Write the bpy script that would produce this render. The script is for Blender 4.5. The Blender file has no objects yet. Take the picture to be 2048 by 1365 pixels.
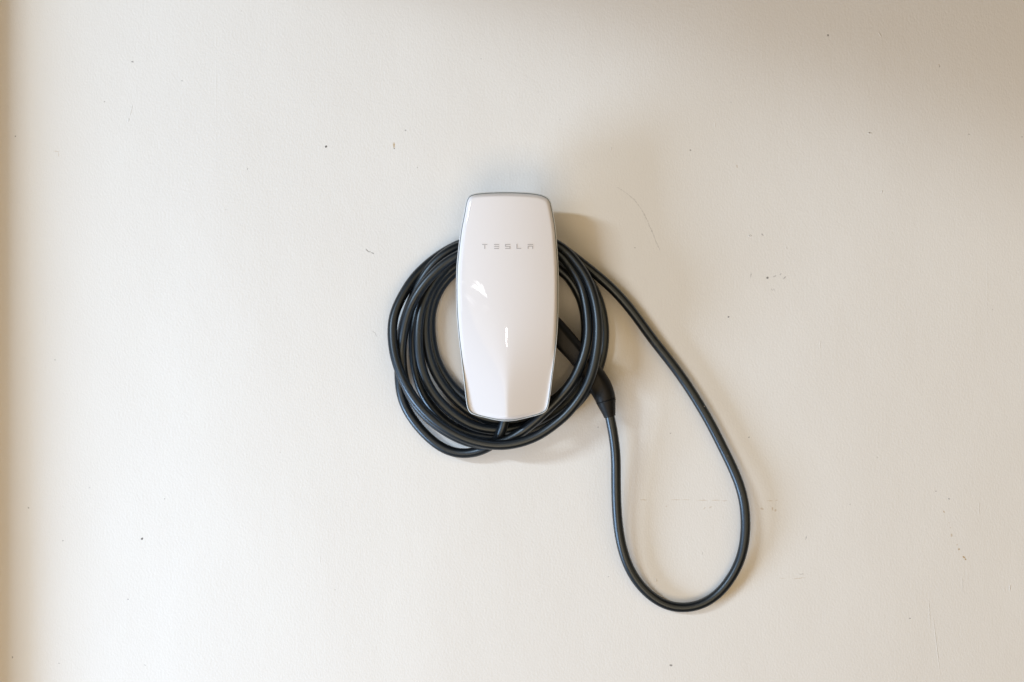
import bpy, bmesh, math, random
from mathutils import Vector, Matrix
random.seed(7)
S = bpy.context.scene
COL = S.collection

# ------------------------------------------------------------------ camera
D = 2.4                      # camera to wall, metres
PX = 0.00076                 # metres per photo pixel on the wall plane
CX, CY = 1024.0, 682.5
cam = bpy.data.cameras.new('camera')
cam.sensor_width = 36.0
cam.lens = 36.0 * D / (2048 * PX)
cam.clip_end = 100
cam_o = bpy.data.objects.new('camera', cam)
COL.objects.link(cam_o)
cam_o.location = (0, -D, 0)
cam_o.rotation_euler = (math.radians(90), 0, 0)
S.camera = cam_o

def W(px, py, h=0.0):
    """photo pixel + height above the wall -> world point"""
    k = PX * (D - h) / D
    return Vector(((px - CX) * k, -h, (CY - py) * k))

# ------------------------------------------------------------------ world, lights, exposure
S.view_settings.view_transform = 'Standard'
S.view_settings.look = 'None'
S.view_settings.exposure = 0.06
S.view_settings.gamma = 1
w = bpy.data.worlds.new('World'); S.world = w
w.use_nodes = True
bg = w.node_tree.nodes['Background']
bg.inputs[0].default_value = (1.0, 0.80, 0.545, 1)
bg.inputs[1].default_value = 0.012

def area(name, loc, target, sx, sy, watts, color):
    l = bpy.data.lights.new(name, 'AREA')
    l.shape = 'RECTANGLE'; l.size = sx; l.size_y = sy
    l.energy = watts; l.color = color
    o = bpy.data.objects.new(name, l); COL.objects.link(o)
    o.location = loc
    o.rotation_euler = (Vector(target) - Vector(loc)).to_track_quat('-Z', 'Y').to_euler()
    return o
def lamp(name, loc, target, sx, sy, rgbw):
    m = max(rgbw)
    return area(name, loc, target, sx, sy, m, tuple(c / m for c in rgbw))
# cool daylight from high up outside the opening on the left, and off the ground outside
lamp('daylight_sky', (-4.0, -4.4, 1.65), (0, 0, 0), 1.5, 0.22, (114, 133, 152))
lamp('daylight_front', (-2.4, -3.6, 0.5), (0, 0, 0), 1.0, 1.6, (11, 14, 19))
lamp('daylight_ground', (-2.4, -1.05, -1.3), (-0.3, 0, -0.4), 1.0, 1.0, (46, 61, 82))
# light bounced off the floor in front of the wall, and the warm room behind the camera and on the right
lamp('floor_bounce', (-0.4, -3.6, -2.0), (-0.3, 0, 0), 2.5, 1.6, (45, 34, 22))
lamp('interior_bounce', (0.3, -5.0, 0.4), (0, 0, 0), 5.0, 4.0, (64, 48.5, 29.5))
lamp('interior_side', (2.5, -2.5, 0), (0, 0, 0), 2.0, 2.0, (12, 8.8, 5.0))
# small lamp added behind the camera to put the streak on the glass ridge
lamp('streak_lamp', (-0.03, -3.0, -0.045), (0, 0, 0), 0.06, 0.045, (.42, .42, .41))

# ------------------------------------------------------------------ helpers
def link(name, me, mat=None, parent=None):
    o = bpy.data.objects.new(name, me); COL.objects.link(o)
    if mat: me.materials.append(mat)
    if parent: o.parent = parent
    return o
def mesh(name, vs, fs, mat=None, parent=None, smooth=True):
    me = bpy.data.meshes.new(name)
    me.from_pydata([tuple(v) for v in vs], [], fs)
    bm = bmesh.new(); bm.from_mesh(me)
    bmesh.ops.recalc_face_normals(bm, faces=bm.faces)
    bm.to_mesh(me); bm.free()
    me.validate(); me.update()
    for p in me.polygons: p.use_smooth = smooth
    return link(name, me, mat, parent)
def empty(name, loc, **props):
    o = bpy.data.objects.new(name, None); COL.objects.link(o)
    o.location = loc; o.empty_display_size = 0.05
    for k, v in props.items(): o[k] = v
    return o
def rebase(root):
    """children are modelled in world space: cancel the root's offset"""
    for c in root.children:
        c.matrix_parent_inverse = Matrix.Translation(-root.location)
def catmull(pts, n, closed=False):
    """centripetal-ish Catmull-Rom through tuples of any length"""
    out = []; m = len(pts)
    P = lambda i: pts[i % m] if closed else pts[max(0, min(m - 1, i))]
    for i in range(m if closed else m - 1):
        p0, p1, p2, p3 = P(i - 1), P(i), P(i + 1), P(i + 2)
        d1 = max(math.dist(p0, p1), 1e-6) ** .5; d2 = max(math.dist(p1, p2), 1e-6) ** .5; d3 = max(math.dist(p2, p3), 1e-6) ** .5
        for k in range(n):
            t = k / n; q = []
            for a, b, c, d in zip(p0, p1, p2, p3):
                m1 = (c - b) if d1 < 1e-2 else d2 * ((b - a) / d1 - (c - a) / (d1 + d2) + (c - b) / d2)
                m2 = (c - b) if d3 < 1e-2 else d2 * ((c - b) / d2 - (d - b) / (d2 + d3) + (d - c) / d3)
                t2, t3 = t * t, t * t * t
                q.append((2*t3 - 3*t2 + 1)*b + (t3 - 2*t2 + t)*m1 + (-2*t3 + 3*t2)*c + (t3 - t2)*m2)
            out.append(tuple(q))
    if not closed: out.append(tuple(pts[-1]))
    return out
def tube(name, pts, r, mat, parent=None, sides=20, caps=True):
    pts = [Vector(p) for p in pts]; n = len(pts)
    rr = r if callable(r) else (lambda i: r)
    T = [(pts[min(i+1, n-1)] - pts[max(i-1, 0)]).normalized() for i in range(n)]
    N = T[0].orthogonal().normalized(); vs = []; fs = []
    for i in range(n):
        N = (N - T[i] * N.dot(T[i])).normalized(); B = T[i].cross(N)
        for k in range(sides):
            a = 2 * math.pi * k / sides
            vs.append(pts[i] + (N * math.cos(a) + B * math.sin(a)) * rr(i))
    for i in range(n - 1):
        for k in range(sides):
            k2 = (k + 1) % sides
            fs.append((i*sides+k, i*sides+k2, (i+1)*sides+k2, (i+1)*sides+k))
    if caps:
        fs.append(tuple(range(sides))[::-1]); fs.append(tuple((n-1)*sides + k for k in range(sides)))
    return mesh(name, vs, fs, mat, parent)

# ------------------------------------------------------------------ materials
def mat(name):
    m = bpy.data.materials.new(name); m.use_nodes = True
    nt = m.node_tree; b = nt.nodes['Principled BSDF']
    return m, nt, b
def N(nt, t, **kw):
    n = nt.nodes.new(t)
    for k, v in kw.items(): setattr(n, k, v)
    return n
def rgb(c): return (c[0], c[1], c[2], 1)

def simple(name, col, rough, spec=0.5, bump=None, coat=0.0):
    m, nt, b = mat(name)
    b.inputs['Base Color'].default_value = rgb(col)
    b.inputs['Roughness'].default_value = rough
    b.inputs['Specular IOR Level'].default_value = spec
    b.inputs['Coat Weight'].default_value = coat
    b.inputs['Coat Roughness'].default_value = 0.03
    if bump:
        sc, st, dist = bump
        tc = N(nt, 'ShaderNodeTexCoord'); no = N(nt, 'ShaderNodeTexNoise')
        no.inputs['Scale'].default_value = sc; no.inputs['Detail'].default_value = 4
        bu = N(nt, 'ShaderNodeBump'); bu.inputs['Strength'].default_value = st; bu.inputs['Distance'].default_value = dist
        nt.links.new(tc.outputs['Object'], no.inputs['Vector'])
        nt.links.new(no.outputs['Fac'], bu.inputs['Height'])
        nt.links.new(bu.outputs['Normal'], b.inputs['Normal'])
    return m

# node group: a soft elongated fleck at a place on the wall (a paint chip, speck or scuff)
def fleck_group():
    g = bpy.data.node_groups.new('wall_fleck', 'ShaderNodeTree')
    for nm, tp in (('Vector', 'NodeSocketVector'), ('Centre', 'NodeSocketVector'), ('Angle', 'NodeSocketFloat'),
                   ('Size', 'NodeSocketVector'), ('Strength', 'NodeSocketFloat')):
        g.interface.new_socket(nm, in_out='INPUT', socket_type=tp)
    g.interface.new_socket('Mask', in_out='OUTPUT', socket_type='NodeSocketFloat')
    gi = g.nodes.new('NodeGroupInput'); go = g.nodes.new('NodeGroupOutput')
    sub = g.nodes.new('ShaderNodeVectorMath'); sub.operation = 'SUBTRACT'
    rot = g.nodes.new('ShaderNodeVectorRotate'); rot.rotation_type = 'Y_AXIS'
    div = g.nodes.new('ShaderNodeVectorMath'); div.operation = 'DIVIDE'
    ln = g.nodes.new('ShaderNodeVectorMath'); ln.operation = 'LENGTH'
    mr = g.nodes.new('ShaderNodeMapRange'); mr.interpolation_type = 'SMOOTHSTEP'
    mr.inputs['From Min'].default_value = 0.35; mr.inputs['From Max'].default_value = 1.0
    mr.inputs['To Max'].default_value = 0.0
    L = g.links.new
    L(gi.outputs['Vector'], sub.inputs[0]); L(gi.outputs['Centre'], sub.inputs[1])
    L(sub.outputs[0], rot.inputs['Vector']); L(gi.outputs['Angle'], rot.inputs['Angle'])
    L(rot.outputs[0], div.inputs[0]); L(gi.outputs['Size'], div.inputs[1])
    L(div.outputs[0], ln.inputs[0]); L(ln.outputs['Value'], mr.inputs['Value'])
    L(gi.outputs['Strength'], mr.inputs['To Min'])
    L(mr.outputs[0], go.inputs[0])
    return g

# flecks on the wall: (px, py, half length, half width, angle deg clockwise from +x, strength)
DARK = [  # near-black specks, chips and scuffs
 (652,293.5,2.4,2.2,0,1),(788.5,297.5,2.0,1.4,95,.7),(284,1078,2.8,1.9,-35,1),(1656,71,2.0,2.2,0,.8),(1739,266,2,1.6,0,.6),
 (1342,1331,3.2,2.0,10,.7),(1457,634,1.9,1.9,0,.8),(1535,556,2.6,2.3,0,.85),(1549,553,4.5,1.3,-25,.3),(1561,549,2.6,1.6,-50,.3),
 (1569,556,5,1.4,-45,.4),(1544,580,3,1.0,60,.3),(1548,580,3,1.0,60,.22),(1502,551,6.5,.8,95,.4),(1525,470,3,1.6,50,.4),
 (1499,472,2,1.4,40,.4),(1381,301,1.7,1.5,0,.5),(495,338,2.8,1.1,110,.4),(265,124,3,1.4,15,.65),(811,261,1.6,1.6,0,.5),
 (735,502,4.5,1.1,40,.6),(739,504,3,1.2,20,.5),(745,506.5,3.5,1.3,25,.55),(733,499,2,.9,60,.35),
 (1612,1076,4.2,.9,-75,.5),(1898,998,1.8,1.3,20,.8),(1872,983,1.4,1.0,0,.6),(1820,1237,1.8,1.2,0,.6),(364,162,1.8,1.8,0,.4),
 (209,204,1.6,1.4,0,.35),(31,273,1.4,1.3,0,.6),(57,1016,2.2,1.3,35,.5),(126,1082,1.8,1,10,.5),(256,1199,1.5,1.2,0,.55),
 (118,1327,1.5,1.2,0,.5),(25,1315,1.6,2.6,0,.5),(179,975.6,1.3,1.3,0,.45),(290,1331,2,1.3,50,.35),(329,998,1.4,1.2,0,.4),
 (1196,855,1.5,1.6,0,.5),(1498,875,1.6,1.6,0,.5),(1341,867,1.6,1.4,0,.4),(1270,496,1.6,1.4,0,.4),(835,335,1.2,1.2,0,.4),
 (1938,269,2.6,1,5,.45),(2044,274,1.6,1.4,0,.45),(1879,133,1.6,2.2,0,.4),(748,665,6,.8,35,.3),(752,671,4,.8,60,.25),
 (1405,1107,.9,3.6,0,.25),(1700,1009,2,1.2,0,.3),(110,720,2,1.4,0,.25),(1755,915,2,1.2,0,.25),
 (1217,1154,2,1.3,0,.3),(452,420,1.3,1.2,0,.3),(560,905,1.3,1.2,0,.3),(670,1180,1.6,1.2,0,.3),(1120,240,1.5,1,0,.25),
 (962,118,1.3,1.1,0,.35),(1240,150,1.4,1.3,0,.3),(1462,205,1.2,1.4,0,.3),(1985,620,1.3,1.3,0,.3)]
BROWN = [ # rusty brown and reddish marks
 (788,291,6.5,1.9,90,.85),(1888,1024,3,1.4,45,.7),(1903,1071,2,4,0,.45),(1918,1099,2.2,2.0,0,.7),(1928,1115,4.2,1.8,35,.8),
 (1931,1119,1.8,1.6,0,.9),(1914,1090,1.6,1.2,0,.5),(1898,1046,1.3,1.3,0,.4),(1901,1056,1.3,1.3,0,.35),(1474,333,3.5,1.5,80,.3),
 (1287,1000,8,1.2,2,.38),(1352,1000,12,.9,0,.35),(1372,1000,9,.9,0,.35),(1405,1001,11,1.0,0,.45),(1432,1001,9,.9,0,.5),
 (1449,1002,6,.9,0,.5),(1540,1002,7,1,0,.5),(1553,1001,4,.8,0,.4),(1524,1018,4.5,2.4,20,.35),(1545,1018,2.0,4,0,.4),
 (1551,1021,2.6,2.8,30,.35),(1421,1015,4,1.3,-25,.3),(1409,1017,4,1.2,-40,.25),(1333,1013,2.2,1.4,0,.3),(113,303,7,.9,5,.35),
 (117,309,1,6,0,.25),(1598,1157,14,.8,-6,.35),(1565,1157,9,.7,4,.2),(1878,130,1.4,1.6,0,.5)]
# a faint, uneven dark arc on the wall, upper right of the charger
arc = catmull([(1234,375),(1252,386),(1270,402),(1283,420),(1294,440),(1300,455),(1307,470),(1313,486),(1320,501)], 3)
for i in range(len(arc) - 1):
    (x0, y0), (x1, y1) = arc[i], arc[i+1]
    DARK.append(((x0+x1)/2 + random.uniform(-.4,.4), (y0+y1)/2 + random.uniform(-.4,.4), math.dist(arc[i], arc[i+1]) * .62,
                 random.uniform(.8, 1.5), math.degrees(math.atan2(y1-y0, x1-x0)), random.uniform(.12, .3)))
RAISED = [ # unpainted-through bumps and dribbles, same paint, relief only
 (1312,1160.5,3.6,2.4,60,1.0),(1602,1149,6,1.2,-5,.8),(262,222,13,1.1,105,.8),(257,241,4,1.4,100,.8),(1222,298,4,1.6,90,.6),
 (1760,70,6,1.5,60,.5),(1764,384,3,1.3,110,.8),(1873,1290,60,1.0,83,.45),(1859,1225,30,1.0,88,.45),(1925,1168,18,1.0,90,.4),
 (2020,1176,6,1.3,95,.7),(2009,1180,4,1.2,90,.5),(1958,1017,14,.9,90,.35),(1500,472,3.5,2.2,0,.7),(1573,497,1.4,3,0,.6),
 (1740,267,5,1.5,0,.8),(1975,560,150,.8,90,.2),(432,150,150,.9,90,.08),(1000,380,.1,.1,0,0),(1430,250,1.2,7,0,.3),
 (1640,690,1.2,9,0,.3),(640,1120,1.3,8,0,.2),(90,640,1.3,10,0,.3)]

def wall_material():
    m, nt, b = mat('wall_paint')
    L = nt.links.new
    g = fleck_group()
    tc = N(nt, 'ShaderNodeTexCoord')
    # wobble the coordinates so the flecks get ragged outlines
    wn = N(nt, 'ShaderNodeTexNoise'); wn.inputs['Scale'].default_value = 420; wn.inputs['Detail'].default_value = 3
    ws = N(nt, 'ShaderNodeVectorMath', operation='SUBTRACT'); ws.inputs[1].default_value = (.5, .5, .5)
    wm = N(nt, 'ShaderNodeVectorMath', operation='SCALE'); wm.inputs['Scale'].default_value = 0.0022
    wa = N(nt, 'ShaderNodeVectorMath', operation='ADD')
    L(tc.outputs['Object'], wn.inputs['Vector']); L(wn.outputs['Color'], ws.inputs[0]); L(ws.outputs[0], wm.inputs[0])
    L(tc.outputs['Object'], wa.inputs[0]); L(wm.outputs[0], wa.inputs[1])
    def masks(lst, grow=1.0):
        last = None
        for (px, py, a, c, ang, st) in lst:
            if st <= 0: continue
            n = N(nt, 'ShaderNodeGroup'); n.node_tree = g
            L(wa.outputs[0], n.inputs['Vector'])
            n.inputs['Centre'].default_value = W(px, py)
            n.inputs['Angle'].default_value = -math.radians(ang)
            n.inputs['Size'].default_value = (a * PX * grow, 1.0, c * PX * grow)
            n.inputs['Strength'].default_value = st
            if last is None: last = n.outputs[0]
            else:
                mx = N(nt, 'ShaderNodeMath', operation='MAXIMUM'); L(last, mx.inputs[0]); L(n.outputs[0], mx.inputs[1]); last = mx.outputs[0]
        return last
    dark = masks(DARK, 1.25); brown = masks([(a, b, c, d, e, f * (.75 if 990 < b < 1010 else 1)) for a, b, c, d, e, f in BROWN], 1.2); raised = masks(RAISED, 1.2)
    # tiny random pinholes and dust all over
    vo = N(nt, 'ShaderNodeTexVoronoi', feature='F1'); vo.inputs['Scale'].default_value = 22
    L(wa.outputs[0], vo.inputs['Vector'])
    sp = N(nt, 'ShaderNodeMapRange'); sp.inputs['From Min'].default_value = 0.012; sp.inputs['From Max'].default_value = 0.035
    sp.inputs['To Min'].default_value = 1; sp.inputs['To Max'].default_value = 0
    L(vo.outputs['Distance'], sp.inputs['Value'])
    pr = N(nt, 'ShaderNodeSeparateColor'); L(vo.outputs['Color'], pr.inputs[0])
    gt = N(nt, 'ShaderNodeMapRange'); gt.inputs['From Min'].default_value = 0.72; gt.inputs['From Max'].default_value = 1.0
    gt.inputs['To Max'].default_value = .25
    L(pr.outputs[0], gt.inputs['Value'])
    pin = N(nt, 'ShaderNodeMath', operation='MULTIPLY'); L(sp.outputs[0], pin.inputs[0]); L(gt.outputs[0], pin.inputs[1])
    # base colour, very slightly uneven
    n1 = N(nt, 'ShaderNodeTexNoise'); n1.inputs['Scale'].default_value = 2.2; n1.inputs['Detail'].default_value = 5
    L(tc.outputs['Object'], n1.inputs['Vector'])
    c0 = N(nt, 'ShaderNodeMix', data_type='RGBA'); c0.inputs['A'].default_value = rgb((.735,.715,.675)); c0.inputs['B'].default_value = rgb((.79,.775,.735))
    L(n1.outputs['Fac'], c0.inputs['Factor'])
    last = c0.outputs['Result']
    for msk, col in ((pin.outputs[0], (.30,.25,.20)), (brown, (.40,.25,.07)), (dark, (.035,.03,.025))):
        mx = N(nt, 'ShaderNodeMix', data_type='RGBA'); L(msk, mx.inputs['Factor']); L(last, mx.inputs['A']); mx.inputs['B'].default_value = rgb(col)
        last = mx.outputs['Result']
    L(last, b.inputs['Base Color'])
    b.inputs['Roughness'].default_value = 0.55
    b.inputs['Specular IOR Level'].default_value = 0.35
    # relief: roller stipple (stretched a little upright), broad trowel waves, flecks
    mp = N(nt, 'ShaderNodeMapping'); mp.inputs['Scale'].default_value = (1.0, 1.0, 0.72)
    L(tc.outputs['Object'], mp.inputs['Vector'])
    n2 = N(nt, 'ShaderNodeTexNoise'); n2.inputs['Scale'].default_value = 330; n2.inputs['Detail'].default_value = 2.5
    L(mp.outputs[0], n2.inputs['Vector'])
    n3 = N(nt, 'ShaderNodeTexNoise'); n3.inputs['Scale'].default_value = 3.1; n3.inputs['Detail'].default_value = 2
    L(mp.outputs[0], n3.inputs['Vector'])
    n4 = N(nt, 'ShaderNodeTexNoise'); n4.inputs['Scale'].default_value = 38; n4.inputs['Detail'].default_value = 2
    L(mp.outputs[0], n4.inputs['Vector'])
    def bump(h, dist, st, prev=None):
        bu = N(nt, 'ShaderNodeBump'); bu.inputs['Distance'].default_value = dist; bu.inputs['Strength'].default_value = st
        L(h, bu.inputs['Height'])
        if prev: L(prev, bu.inputs['Normal'])
        return bu.outputs['Normal']
    nn = bump(n3.outputs['Fac'], 0.010, 0.5)
    nn = bump(n4.outputs['Fac'], 0.0006, 0.5, nn)
    nn = bump(n2.outputs['Fac'], 0.0004, 0.8, nn)
    nn = bump(raised, 0.0008, 0.8, nn)
    L(nn, b.inputs['Normal'])
    return m

M_wall = wall_material()
M_trim = simple('painted_trim', (.62, .54, .42), .6, .3, (220, .3, .0006))
M_glass = simple('white_glass', (.765, .745, .745), .40, .0, None, 1.0)
M_rim = simple('white_plastic', (.74, .76, .77), .25, .5)
M_gap = simple('grey_green_gasket', (.10, .135, .135), .4, .4)
M_house = simple('grey_plastic', (.20, .20, .21), .5, .4, (600, .2, .0002))
M_print = simple('silver_print', (.42, .405, .41), .35, .5)
M_handle = simple('handle_plastic', (.0040, .0042, .0048), .48, .28, (1400, .25, .00006))
M_rubber = simple('boot_rubber', (.0042, .0044, .005), .50, .28, (1400, .25, .00006))
M_seam = simple('seam_black', (.004, .004, .004), .6, .3)
M_metal = simple('contact_metal', (.5, .45, .35), .3, .6)

def cable_material():
    m, nt, b = mat('cable_rubber'); L = nt.links.new
    tc = N(nt, 'ShaderNodeTexCoord')
    n = N(nt, 'ShaderNodeTexNoise'); n.inputs['Scale'].default_value = 26; n.inputs['Detail'].default_value = 5
    L(tc.outputs['Object'], n.inputs['Vector'])
    c = N(nt, 'ShaderNodeMix', data_type='RGBA')
    c.inputs['A'].default_value = rgb((.0025,.0034,.0048)); c.inputs['B'].default_value = rgb((.005,.0068,.0092)); L(n.outputs['Fac'], c.inputs['Factor'])
    # grains of dust and a little white paint caught on the jacket
    vo = N(nt, 'ShaderNodeTexVoronoi'); vo.inputs['Scale'].default_value = 55
    L(tc.outputs['Object'], vo.inputs['Vector'])
    sp = N(nt, 'ShaderNodeMapRange'); sp.inputs['From Min'].default_value = .03; sp.inputs['From Max'].default_value = .06
    sp.inputs['To Min'].default_value = 1; sp.inputs['To Max'].default_value = 0; L(vo.outputs['Distance'], sp.inputs['Value'])
    pr = N(nt, 'ShaderNodeSeparateColor'); L(vo.outputs['Color'], pr.inputs[0])
    gt = N(nt, 'ShaderNodeMapRange'); gt.inputs['From Min'].default_value = .86; gt.inputs['From Max'].default_value = .95; L(pr.outputs[0], gt.inputs['Value'])
    ml = N(nt, 'ShaderNodeMath', operation='MULTIPLY'); L(sp.outputs[0], ml.inputs[0]); L(gt.outputs[0], ml.inputs[1])
    c2 = N(nt, 'ShaderNodeMix', data_type='RGBA'); L(ml.outputs[0], c2.inputs['Factor']); L(c.outputs['Result'], c2.inputs['A']); c2.inputs['B'].default_value = rgb((.4,.4,.4))
    # rubbed grey scuffs
    sn = N(nt, 'ShaderNodeTexNoise'); sn.inputs['Scale'].default_value = 15; sn.inputs['Detail'].default_value = 9; sn.inputs['Roughness'].default_value = .72
    L(tc.outputs['Object'], sn.inputs['Vector'])
    sm = N(nt, 'ShaderNodeMapRange'); sm.inputs['From Min'].default_value = .60; sm.inputs['From Max'].default_value = .74; sm.inputs['To Max'].default_value = .55
    L(sn.outputs['Fac'], sm.inputs['Value'])
    c3 = N(nt, 'ShaderNodeMix', data_type='RGBA'); L(sm.outputs[0], c3.inputs['Factor']); L(c2.outputs['Result'], c3.inputs['A']); c3.inputs['B'].default_value = rgb((.055,.056,.058))
    L(c3.outputs['Result'], b.inputs['Base Color'])
    r = N(nt, 'ShaderNodeMapRange'); r.inputs['To Min'].default_value = .31; r.inputs['To Max'].default_value = .41; L(n.outputs['Fac'], r.inputs['Value'])
    L(r.outputs[0], b.inputs['Roughness'])
    b.inputs['Specular IOR Level'].default_value = .75
    b.inputs['Specular Tint'].default_value = rgb((.78,.90,1.0))
    n2 = N(nt, 'ShaderNodeTexNoise'); n2.inputs['Scale'].default_value = 900; n2.inputs['Detail'].default_value = 2
    L(tc.outputs['Object'], n2.inputs['Vector'])
    bu = N(nt, 'ShaderNodeBump'); bu.inputs['Strength'].default_value = .25; bu.inputs['Distance'].default_value = .00012
    L(n2.outputs['Fac'], bu.inputs['Height']); L(bu.outputs[0], b.inputs['Normal'])
    return m
M_cable = cable_material()

# ------------------------------------------------------------------ the setting: wall, its return and the beam over the opening
def box(name, x0, x1, y0, y1, z0, z1, m, bevel=0.004):
    bm = bmesh.new()
    bmesh.ops.create_cube(bm, size=1)
    for v in bm.verts:
        v.co = Vector(((x0+x1)/2 + v.co.x*(x1-x0), (y0+y1)/2 + v.co.y*(y1-y0), (z0+z1)/2 + v.co.z*(z1-z0)))
    if bevel: bmesh.ops.bevel(bm, geom=bm.edges[:], offset=bevel, segments=3, affect='EDGES', profile=.5)
    me = bpy.data.meshes.new(name); bm.to_mesh(me); bm.free()
    return link(name, me, m)
wall = box('wall', -1.05, 3.0, 0.0, 0.12, -1.6, 1.6, M_wall, 0)
wall['kind'] = 'structure'; wall['label'] = 'cream painted wall with fine roller texture, specks and scuffs behind the charger'
ret = box('wall_return', -0.92, -0.812, -0.085, -0.001, -1.6, 1.6, M_trim)
ret['kind'] = 'structure'; ret['label'] = 'painted return of the wall at its left end'
beam = box('beam', -1.25, -1.05, -3.2, -0.001, 0.866, 1.2, M_trim)
beam['kind'] = 'structure'; beam['label'] = 'painted beam over the opening left of the wall'

# ------------------------------------------------------------------ wall charger
H_RIM = 0.092
OUT = [(1013,384),(1040,384.6),(1068,386.8),(1085,390.3),(1096,396),(1101.5,404),(1105,418),(1108,434),(1111.5,456),(1115,500),(1116.8,530),
 (1117.8,575),(1117,625),(1115,665),(1111,710),(1105.5,755),(1101,790),(1097.6,810),(1094.5,819.5),(1089,825.5),(1080,829.6),(1056,836),(1032,841.5),(1013,843),
 (995,841.5),(974,837),(950,830.6),(941.5,826.6),(936.5,820.5),(933.5,811),(930.6,790),(926.8,757),(921,708),(916,664),(913,625),(911.8,580),(913,535),(915,512),
 (918.8,478),(923,450),(927.5,428),(931,408),(933.8,398.5),(939,391.5),(946,388.3),(966,385.6),(990,384.3)]
PCX = 1013.5
def outline(pts, h): return [W(px, py, h) for px, py in pts]
ring0 = catmull(OUT, 8, True)
def norm_offset(ring, d):
    """inset a closed clockwise-on-screen ring by d px"""
    n = len(ring); out = []
    for i in range(n):
        a = ring[(i-2) % n]; b = ring[(i+2) % n]
        tx, ty = b[0]-a[0], b[1]-a[1]; l = math.hypot(tx, ty)
        out.append((ring[i][0] - ty/l*d, ring[i][1] + tx/l*d))
    return out
def loft(name, rings, m, parent, cap_first=False, cap_last=False, smooth=True):
    n = len(rings[0]); vs = [v for r in rings for v in r]; fs = []
    for j in range(len(rings)-1):
        for i in range(n):
            i2 = (i+1) % n
            fs.append((j*n+i, j*n+i2, (j+1)*n+i2, (j+1)*n+i))
    if cap_first: fs.append(tuple(range(n)))
    if cap_last: fs.append(tuple(range((len(rings)-1)*n, len(rings)*n))[::-1])
    return mesh(name, vs, fs, m, parent, smooth)

charger = empty('wall_charger', W(1013.5, 620, 0), label='white glass-fronted electric car wall charger with a black cable coiled behind it',
                category='car charger')
# rim: white shell carrying the glass
R = lambda d, h: [W(x, y, h) for x, y in norm_offset(ring0, d)]
loft('shell', [R(7, .066), R(2.2, .069), R(.5, .074), R(0, .080), R(0, .0885), R(.35, .0910), R(1.1, .0918), R(1.5, .0912), R(1.6, .086)], M_rim, charger, cap_first=True, cap_last=True)
loft('gasket', [R(1.62, .0870), R(1.55, .0912), R(2.0, .0917), R(2.9, .0915), R(2.95, .087)], M_gap, charger)
# glass face
def sstep(a, b, x):
    t = max(0, min(1, (x-a)/(b-a))); return t*t*(3-2*t)
def face_h(px, py):
    x = (px - PCX) / 102.0
    y = (py - 613.0) / 230.0                       # -1 top .. 1 bottom
    k = sstep(-0.25, 1.0, y)                       # ridge grows towards the bottom
    soft = 0.030 + 0.55 * (1 - k) ** 1.6
    ridge = -(math.sqrt(x*x + soft*soft) - soft)
    h = 0.1065
    h += -0.0085 * x*x * (1 - .45*k)                # cylindrical bow
    h += 0.021 * k * ridge
    h += -0.0050 * y*y
    h += 0.0022 * sstep(0.2, 1.1, y)
    return h
base_in = 2.6
edge = []
NB = 9
EW = 7.5                                            # width of the rounded edge, px
for j in range(NB + 1):
    a = j / NB * math.pi / 2
    d = base_in + EW * (1 - math.cos(a))
    rr_ = norm_offset(ring0, d)
    row = []
    for (x, y) in rr_:
        ht = face_h(x, y)
        row.append(W(x, y, H_RIM - .001 + (ht - H_RIM + .001) * math.sin(a) ** 1.0))
    edge.append(row)
last = norm_offset(ring0, base_in + EW)
rows = []
NR = 46
for j in range(1, NR):
    t = 1 - j / NR
    row = []
    for (x, y) in last:
        # shrink towards a short vertical spine rather than a point
        sy = max(-110, min(110, (y - 613) * .5))
        X = PCX + (x - PCX) * t; Y = 613 + sy + (y - 613 - sy) * t
        row.append((X, Y))
    rows.append([W(X, Y, face_h(X, Y)) for X, Y in row])
rings = edge + rows
n = len(ring0)
face = loft('glass_front', rings, M_glass, charger)
bm = bmesh.new(); bm.from_mesh(face.data)
bm.verts.ensure_lookup_table()
inner = [v for v in bm.verts if v.index >= (len(rings)-1)*n]
# close the spine
es = [e for e in bm.edges if e.is_boundary and e.verts[0].index >= (len(rings)-1)*n and e.verts[1].index >= (len(rings)-1)*n]
bmesh.ops.triangle_fill(bm, edges=es, use_beauty=True)
bmesh.ops.recalc_face_normals(bm, faces=bm.faces)
for f in bm.faces: f.smooth = True
bm.to_mesh(face.data); bm.free()

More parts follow.
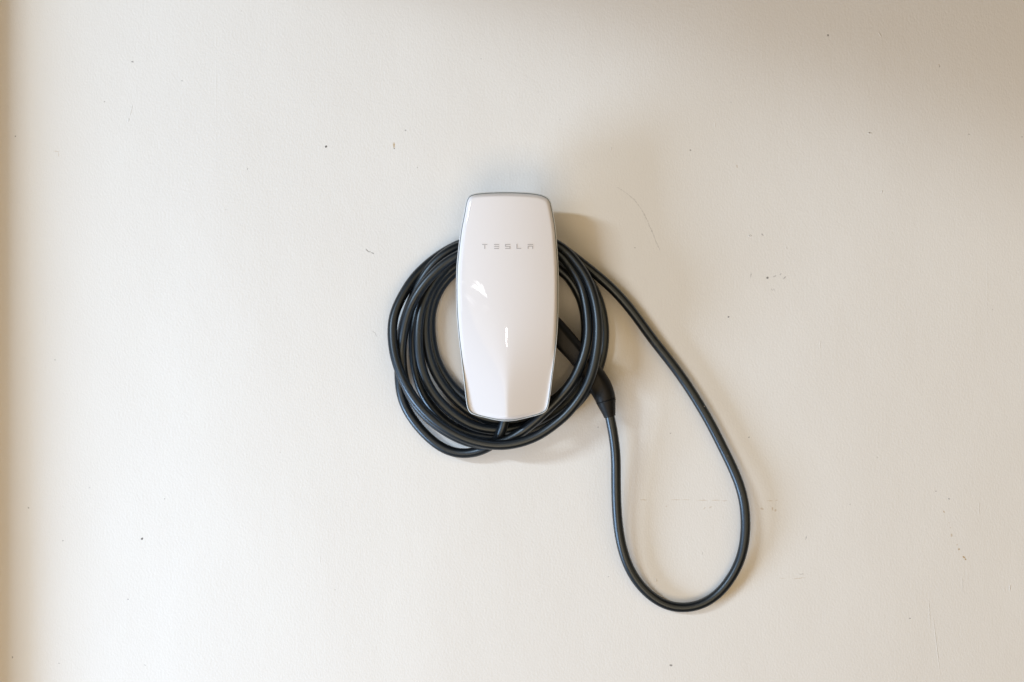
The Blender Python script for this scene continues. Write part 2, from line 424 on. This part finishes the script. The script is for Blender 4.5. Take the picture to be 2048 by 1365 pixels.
# the bright splinters on the left of the glass: slim lamps added behind the camera for the glass to mirror
def mirrored(px, py, dist=3.0):
    p = W(px, py, face_h(px, py)); e = 1.0
    a = W(px + e, py, face_h(px + e, py)) - p; b = W(px, py - e, face_h(px, py - e)) - p
    nrm = a.cross(b).normalized()
    if nrm.y > 0: nrm = -nrm
    d = (p - Vector((0, -D, 0))).normalized()
    return p + (d - 2 * d.dot(nrm) * nrm) * dist, p
for (x0, y0, x1, y1, wd, rad) in [(944,568,974,592,6.5,15),(942,573,962,582,4,12),(952,563,962,576,5,10),(960,570,969,582,5,13),(925,586,948,611,2.6,5),(931,587,954,609,1.6,4),(946,560,952,568,2.5,5),
                                  (966,611,978,619,1.6,5),(964,616,971,622,1.6,6),(918,563,928,566,2.4,10)]:
    a, p = mirrored(x0, y0); b, _ = mirrored(x1, y1)
    t = Vector((x1-x0, y1-y0)).normalized(); mx, my = (x0+x1)/2, (y0+y1)/2
    c, p = mirrored(mx, my); q, _ = mirrored(mx - t.y*wd/2, my + t.x*wd/2)
    u = (b - a); ln = u.length; u.normalize()
    zax = (c - p).normalized(); u = (u - zax*u.dot(zax)).normalized(); v = zax.cross(u)
    wid = max(.01, 2 * abs((q - c).dot(v)))
    l = bpy.data.lights.new('splinter_lamp', 'AREA'); l.shape = 'ELLIPSE'; l.size = ln; l.size_y = wid
    l.energy = .62 * rad * math.pi * ln * wid * .785; l.color = (1, 1, 1)
    o = bpy.data.objects.new('splinter_lamp', l); COL.objects.link(o)
    o.matrix_world = Matrix((u, v, zax)).transposed().to_4x4(); o.location = c

# wordmark: strokes given as (x0, y0, x1, y1) boxes in photo pixels
def stroke_mesh(name, strokes):
    vs, fs = [], []
    for quad in strokes:
        b = len(vs)
        for (x, y) in quad: vs.append(W(x, y, face_h(x, y) + .00035))
        for (x, y) in quad: vs.append(W(x, y, face_h(x, y) - .0002))
        fs += [(b, b+1, b+2, b+3), (b+7, b+6, b+5, b+4)]
        for k in range(4): fs.append((b+k, b+4+k, b+4+(k+1) % 4, b+(k+1) % 4))
    return mesh(name, vs, fs, M_print, face, False)
def bx(x0, y0, x1, y1): return [(x0, y0), (x1, y0), (x1, y1), (x0, y1)]
t0, t1, sw = 488.7, 498.2, 1.55
stroke_mesh('letter', [[(963.6,t0),(975.0,t0),(974.0,t0+sw),(964.6,t0+sw)], bx(968.5, t0+2.2, 970.1, t1)])                       # T
stroke_mesh('letter', [bx(988, y, 998, y+sw) for y in (t0, (t0+t1-sw)/2, t1-sw)])                                                # E
ym = (t0+t1-sw)/2
stroke_mesh('letter', [bx(1010, t0, 1020.6, t0+sw), bx(1010, t0+sw, 1011.6, ym), bx(1010, ym, 1020.6, ym+sw), bx(1019, ym+sw, 1020.6, t1-sw), bx(1010, t1-sw, 1020.6, t1)])  # S
stroke_mesh('letter', [bx(1032.8, t0, 1034.4, t1-sw), bx(1032.8, t1-sw, 1042.2, t1)])                                            # L
stroke_mesh('letter', [bx(1055.3, t0, 1066, t0+sw), bx(1055.3, ym-.5, 1066, ym-.5+sw), bx(1055.3, ym-.5+sw, 1056.9, t1), bx(1064.4, ym-.5+sw, 1066, t1)])  # A
# indicator strip: a thin slit on the ridge
# back housing the cable is wound on
def rrect(x0, y0, x1, y1, r, h, k=8):
    pts = []
    for cx, cy, a0 in ((x1-r, y0+r, -90), (x1-r, y1-r, 0), (x0+r, y1-r, 90), (x0+r, y0+r, 180)):
        for i in range(k+1):
            a = math.radians(a0 + 90*i/k); pts.append(W(cx + r*math.cos(a), cy + r*math.sin(a), h))
    return pts
loft('housing', [rrect(945,512,1082,808,26,0.0005), rrect(947,514,1080,806,26,.004), rrect(952,520,1075,800,26,.05), rrect(946,512,1081,806,26,.0655)], M_house, charger, True, True)
tube('cable_gland', [W(1013.5,800,.052), W(1013.5,812,.052), W(1012.5,826,.052)], .0092, M_rubber, charger, 24)
rebase(charger)

# ------------------------------------------------------------------ charging cable: one continuous run
PATH = [
 # leaves the charger, dips and starts up the left side (strand one)
 (1013,812,.052),(1011,835,.052),(1004,860,.048),(993,882,.040),(971,899,.030),(925,910,.022),(881,896,.018),(845.5,864,.015),(821,833,.013),(806,803,.012),
 (800,775,.012),(798,745,.012),(799,705,.012),(804,660,.014),(813,628,.017),(828,590,.022),(846,555,.028),(870,524,.030),(895,504,.030),(917,493,.028),
 (960,482,.020),(1014,478,.012),(1065,483,.009),(1120,503,.009),(1165,543,.009),(1194,588,.009),(1208,640,.009),(1209,690,.009),(1199,735,.009),
 (1176,782,.010),(1140,822,.012),(1090,852,.014),(1040,868,.014),(1000,875,.014),
 # strand two
 (968,874,.014),(938,868,.014),(894,848,.013),(860,812,.012),(841,778,.012),(830,735,.012),(826,690,.012),(828,650,.012),(838,605,.012),(858,562,.012),(886,532,.012),
 (915,514,.012),(960,500,.010),(1014,496,.009),(1070,503,.009),(1120,526,.009),(1160,572,.009),(1184,628,.009),(1190,680,.009),(1181,730,.010),(1152,785,.014),
 (1110,825,.022),(1060,850,.028),(1015,860,.032),
 # strand three
 (985,860,.034),(949,854,.034),(916,836,.034),(881,807,.034),(855,770,.035),(840,728,.036),(836,684,.037),(838,640,.036),(849,598,.032),(870,560,.028),(898,532,.024),
 (930,512,.021),(970,500,.020),(1014,498,.020),(1070,506,.021),(1110,524,.022),(1145,565,.022),(1168,610,.022),(1178,655,.022),(1174,710,.022),(1152,765,.022),(1112,812,.020),
 (1062,840,.018),(1014,846,.018),
 # strand four
 (982,841,.018),(946,829,.019),(911,800,.022),(881,766,.024),(861,724,.026),(852,684,.026),(851,645,.026),(857,605,.024),(872,572,.022),(894,545,.022),(925,523,.024),(970,508,.030),
 (1014,506,.034),(1070,513,.034),(1110,532,.030),(1141,558,.028),(1158,588,.024),(1168,617,.023),(1172,650,.023),(1171,690,.022),(1161,730,.022),(1142,768,.022),(1112,800,.022),(1066,822,.028),(1014,831,.030),
 # strand five, innermost on the left
 (965,818,.024),(922,791.6,.016),(896,763,.013),(878.5,734.5,.012),(867.5,706,.011),(862,673,.010),(861,640,.010),(864,617,.010),(874,588,.012),(889,564,.014),(910,543,.018),
 (940,522,.026),(975,505,.038),(1014,496,.046),(1060,492,.050),(1095,495,.052),(1118.6,507,.053),(1134,524,.054),(1149,546,.056),(1162.5,570,.058),(1171,603,.062),(1176,640,.068),(1176,680,.073),
 (1164,724,.075),(1149.5,757,.073),(1132,782,.068),(1105.5,810,.061),(1077,837,.054),(1044,864,.049),(1022,877,.046),(998,886,.044),
 # strand six, under the front one at lower left
 (960,890,.042),(925,881,.040),(892,864,.038),(861,842,.036),(832,811,.034),(814,778,.032),(805,745,.031),(803,708,.032),(805,680,.036),(809,655,.040),(817,622,.044),(831,594,.047),
 (849,567,.049),(873.6,541,.050),(895,523,.050),(915,512,.050),(950,495,.050),(990,481,.052),(1030,474,.054),(1075,474,.056),(1114,489,.058),(1134,504,.060),(1151.5,524,.062),(1168,547,.064),(1182,575,.066),
 (1191.5,610,.070),(1196,645,.074),(1195.5,685,.078),(1187,736,.078),(1173.6,773.6,.075),(1154,804,.071),(1132,830,.068),(1118,842,.066),(1087,866,.063),(1055.7,881,.061),(1024.5,889,.060),(995,891.5,.058),
 # strand seven, outermost in front
 (960,887,.057),(927,877,.056),(894,860,.055),(863,837,.053),(832,804,.051),(812.5,772,.048),(801,748,.045),(790.5,717,.042),(785,684,.039),(784.5,650,.036),(790,624,.033),(801.5,598,.030),
 (818,570,.026),(835,548,.022),(859.5,525.5,.018),(886,506,.015),(919,488.5,.013),(965,474,.018),(1014,467,.026),(1065,470,.034),(1105,484,.036),(1137,506,.034),
 # out to the free loop
 (1171,532.5,.030),(1204,559,.026),(1237,590,.022),(1270,630,.019),(1303,677,.017),(1337,719,.0155),(1368.5,761.5,.014),(1395,803,.014),(1420.5,846,.014),(1444,893,.014),(1463.5,932,.015),(1480,972,.017),
 (1488.7,1007.7,.018),(1491.6,1047,.019),(1489.4,1083,.019),(1481.5,1119,.017),(1463.6,1155,.015),(1438.4,1187,.013),(1406,1208.7,.011),(1370,1216.6,.010),(1334,1212,.010),(1298.5,1190.7,.011),
 (1269.7,1158,.013),(1251.8,1122.5,.016),(1241,1083,.019),(1235.6,1047,.022),(1232.8,1004,.025),(1232,961,.029),(1232,921.5,.034),(1229.5,889,.039),(1225,860.5,.043),(1220,835,.045),(1217,822,.046)]
# the third sighting above: keep the run smooth with a denser spline
pts3 = [W(*p) for p in PATH]
run = catmull([tuple(p * 100) for p in pts3], 7)
run = [Vector(p) / 100 for p in run]
# smooth slightly so traced points leave no kinks
for _ in range(22):
    q = run[:]
    for i in range(1, len(run)-1): q[i] = run[i]*.5 + (run[i-1] + run[i+1])*.25
    run = q
cable = empty('charging_cable', W(1000, 690, 0), label='thick black cable coiled round the white charger, one long loop hanging at its right',
              category='cable')
tube('cable_jacket', run, 0.0074, M_cable, cable, 24)

# ------------------------------------------------------------------ connector handle at the end of the cable, pushed in behind the charger
AX = [ # centre px, py, h, half width in px, half depth m
 (1070,612,.048,19,.0150),(1090,636,.048,20.5,.0158),(1112,661,.048,22,.0165),(1134,686,.048,21.5,.0165),(1156,711,.047,20.5,.0160),(1176,736,.047,20.8,.0160),
 (1191,758,.047,22.5,.0165),(1202,778,.046,23,.0165),(1209,793,.046,21,.0160),(1211.8,801.5,.046,19.3,.0150)]
BO = [(1211.8,802,.046,19.6,.0152),(1214,811,.046,17.2,.0140),(1217,822,.046,14.2,.0122),(1219,831,.0455,12.0,.0108),(1219.6,833.5,.0455,11.5,.0104),(1219.8,834.3,.0455,9.0,.0085)]
def section(c, hw, hd, tang, prof):
    u = Vector((-tang.z, 0, tang.x)).normalized()      # across, towards the upper right
    if u.x < 0: u = -u
    v = Vector((0, -1, 0))
    return [c + u * (s * hw * PX) + v * (d * hd) for s, d in prof]
def smooth_prof(key, n=6):
    return catmull(key, n, True)
P_GRIP = smooth_prof([(1,-.1),(.93,.35),(.62,.80),(.30,1.0),(.12,.97),(-.35,.86),(-.72,.74),(-.86,.62),(-.97,.30),(-1,-.1),(-.86,-.65),(-.4,-.96),(.3,-.98),(.82,-.70)])
P_ROUND = smooth_prof([(math.cos(a*math.pi/7), math.sin(a*math.pi/7)) for a in range(14)])
def ring_at(samples, i, prof):
    px, py, h, hw, hd = samples[i]
    a = W(*samples[max(0, i-1)][:3]); b = W(*samples[min(len(samples)-1, i+1)][:3])
    return section(W(px, py, h), hw, hd, (b - a).normalized(), prof)
hs = catmull(AX, 6)
def mixp(p, q, t): return [(a[0]*(1-t)+b[0]*t, a[1]*(1-t)+b[1]*t) for a, b in zip(p, q)]
rings_h = []
for i in range(len(hs)):
    t = sstep(.62, 1.0, i / (len(hs)-1))
    rings_h.append(ring_at(hs, i, mixp(P_GRIP, P_ROUND, t)))
handle = loft('connector_handle', rings_h, M_handle, cable, True, True)
handle['label'] = 'matte black plug handle tucked behind the white charger'
bs = catmull(BO, 4)
boot = loft('strain_relief', [ring_at(bs, i, P_ROUND) for i in range(len(bs))], M_rubber, cable, True, True)
# dark seam ring where the boot meets the grip
seam_pts = ring_at([(1210.2,797,.046,20.2,.0155),(1211.9,801.8,.046,19.7,.01535),(1213,806,.046,19,.015)], 1, P_ROUND)
tube('seam', seam_pts + [seam_pts[0]], .00035, M_seam, handle, 6, False)
# curved parting line across the neck of the grip
def on_handle(i, s):
    """point on the front of the grip at ring i, across position s (-1..1)"""
    ring = rings_h[i]; t = sstep(.62, 1.0, i / (len(hs)-1)); prof = mixp(P_GRIP, P_ROUND, t)
    best = min((k for k in range(len(prof)) if prof[k][1] > 0), key=lambda k: abs(prof[k][0]-s))
    return ring[best]
arcp = [on_handle(int(36 + 12*tt), .35 - 1.1*tt*tt + .12*math.sin(tt*3)) for tt in [k/10 for k in range(11)]]
arcp = [Vector(p) for p in catmull([tuple(p*100) for p in arcp], 3)]
arcp = [p/100 + Vector((0,-.00002,0)) for p in arcp]
for _ in range(6): arcp = [arcp[0]] + [arcp[i]*.5 + (arcp[i-1]+arcp[i+1])*.25 for i in range(1, len(arcp)-1)] + [arcp[-1]]
tube('parting_line', arcp, .0003, M_seam, handle, 6)
# grip ribs on the lower edge
vs, fs = [], []
NRB = 12
for k in range(NRB):
    t = k / (NRB-1)
    px = 1124.0 + 29.5*t; py = 691.5 + 37.5*t
    ax = Vector((29.5, 37.5)).normalized(); ac = Vector((-ax.y, ax.x))   # along, across (lower left)
    b = len(vs); hw = .85; ln = 5.0
    for (a_, c_) in ((-hw, -ln*.6), (hw, -ln*.6), (hw, ln), (-hw, ln)):
        p = Vector((px, py)) + ax*a_ + ac*c_
        s_ = (c_ + ln*.6) / (ln*1.6)
        vs.append(W(p.x, p.y, .0620 - .0007*t - .0020*s_)); 
    for (a_, c_) in ((-hw, -ln*.6), (hw, -ln*.6), (hw, ln), (-hw, ln)):
        p = Vector((px, py)) + ax*a_ + ac*c_
        vs.append(W(p.x, p.y, .052))
    fs += [(b,b+1,b+2,b+3),(b+7,b+6,b+5,b+4)] + [(b+j, b+4+j, b+4+(j+1)%4, b+(j+1)%4) for j in range(4)]
rb = mesh('grip_ribs', vs, fs, M_handle, handle, False); rb['kind'] = 'stuff'
rebase(cable)
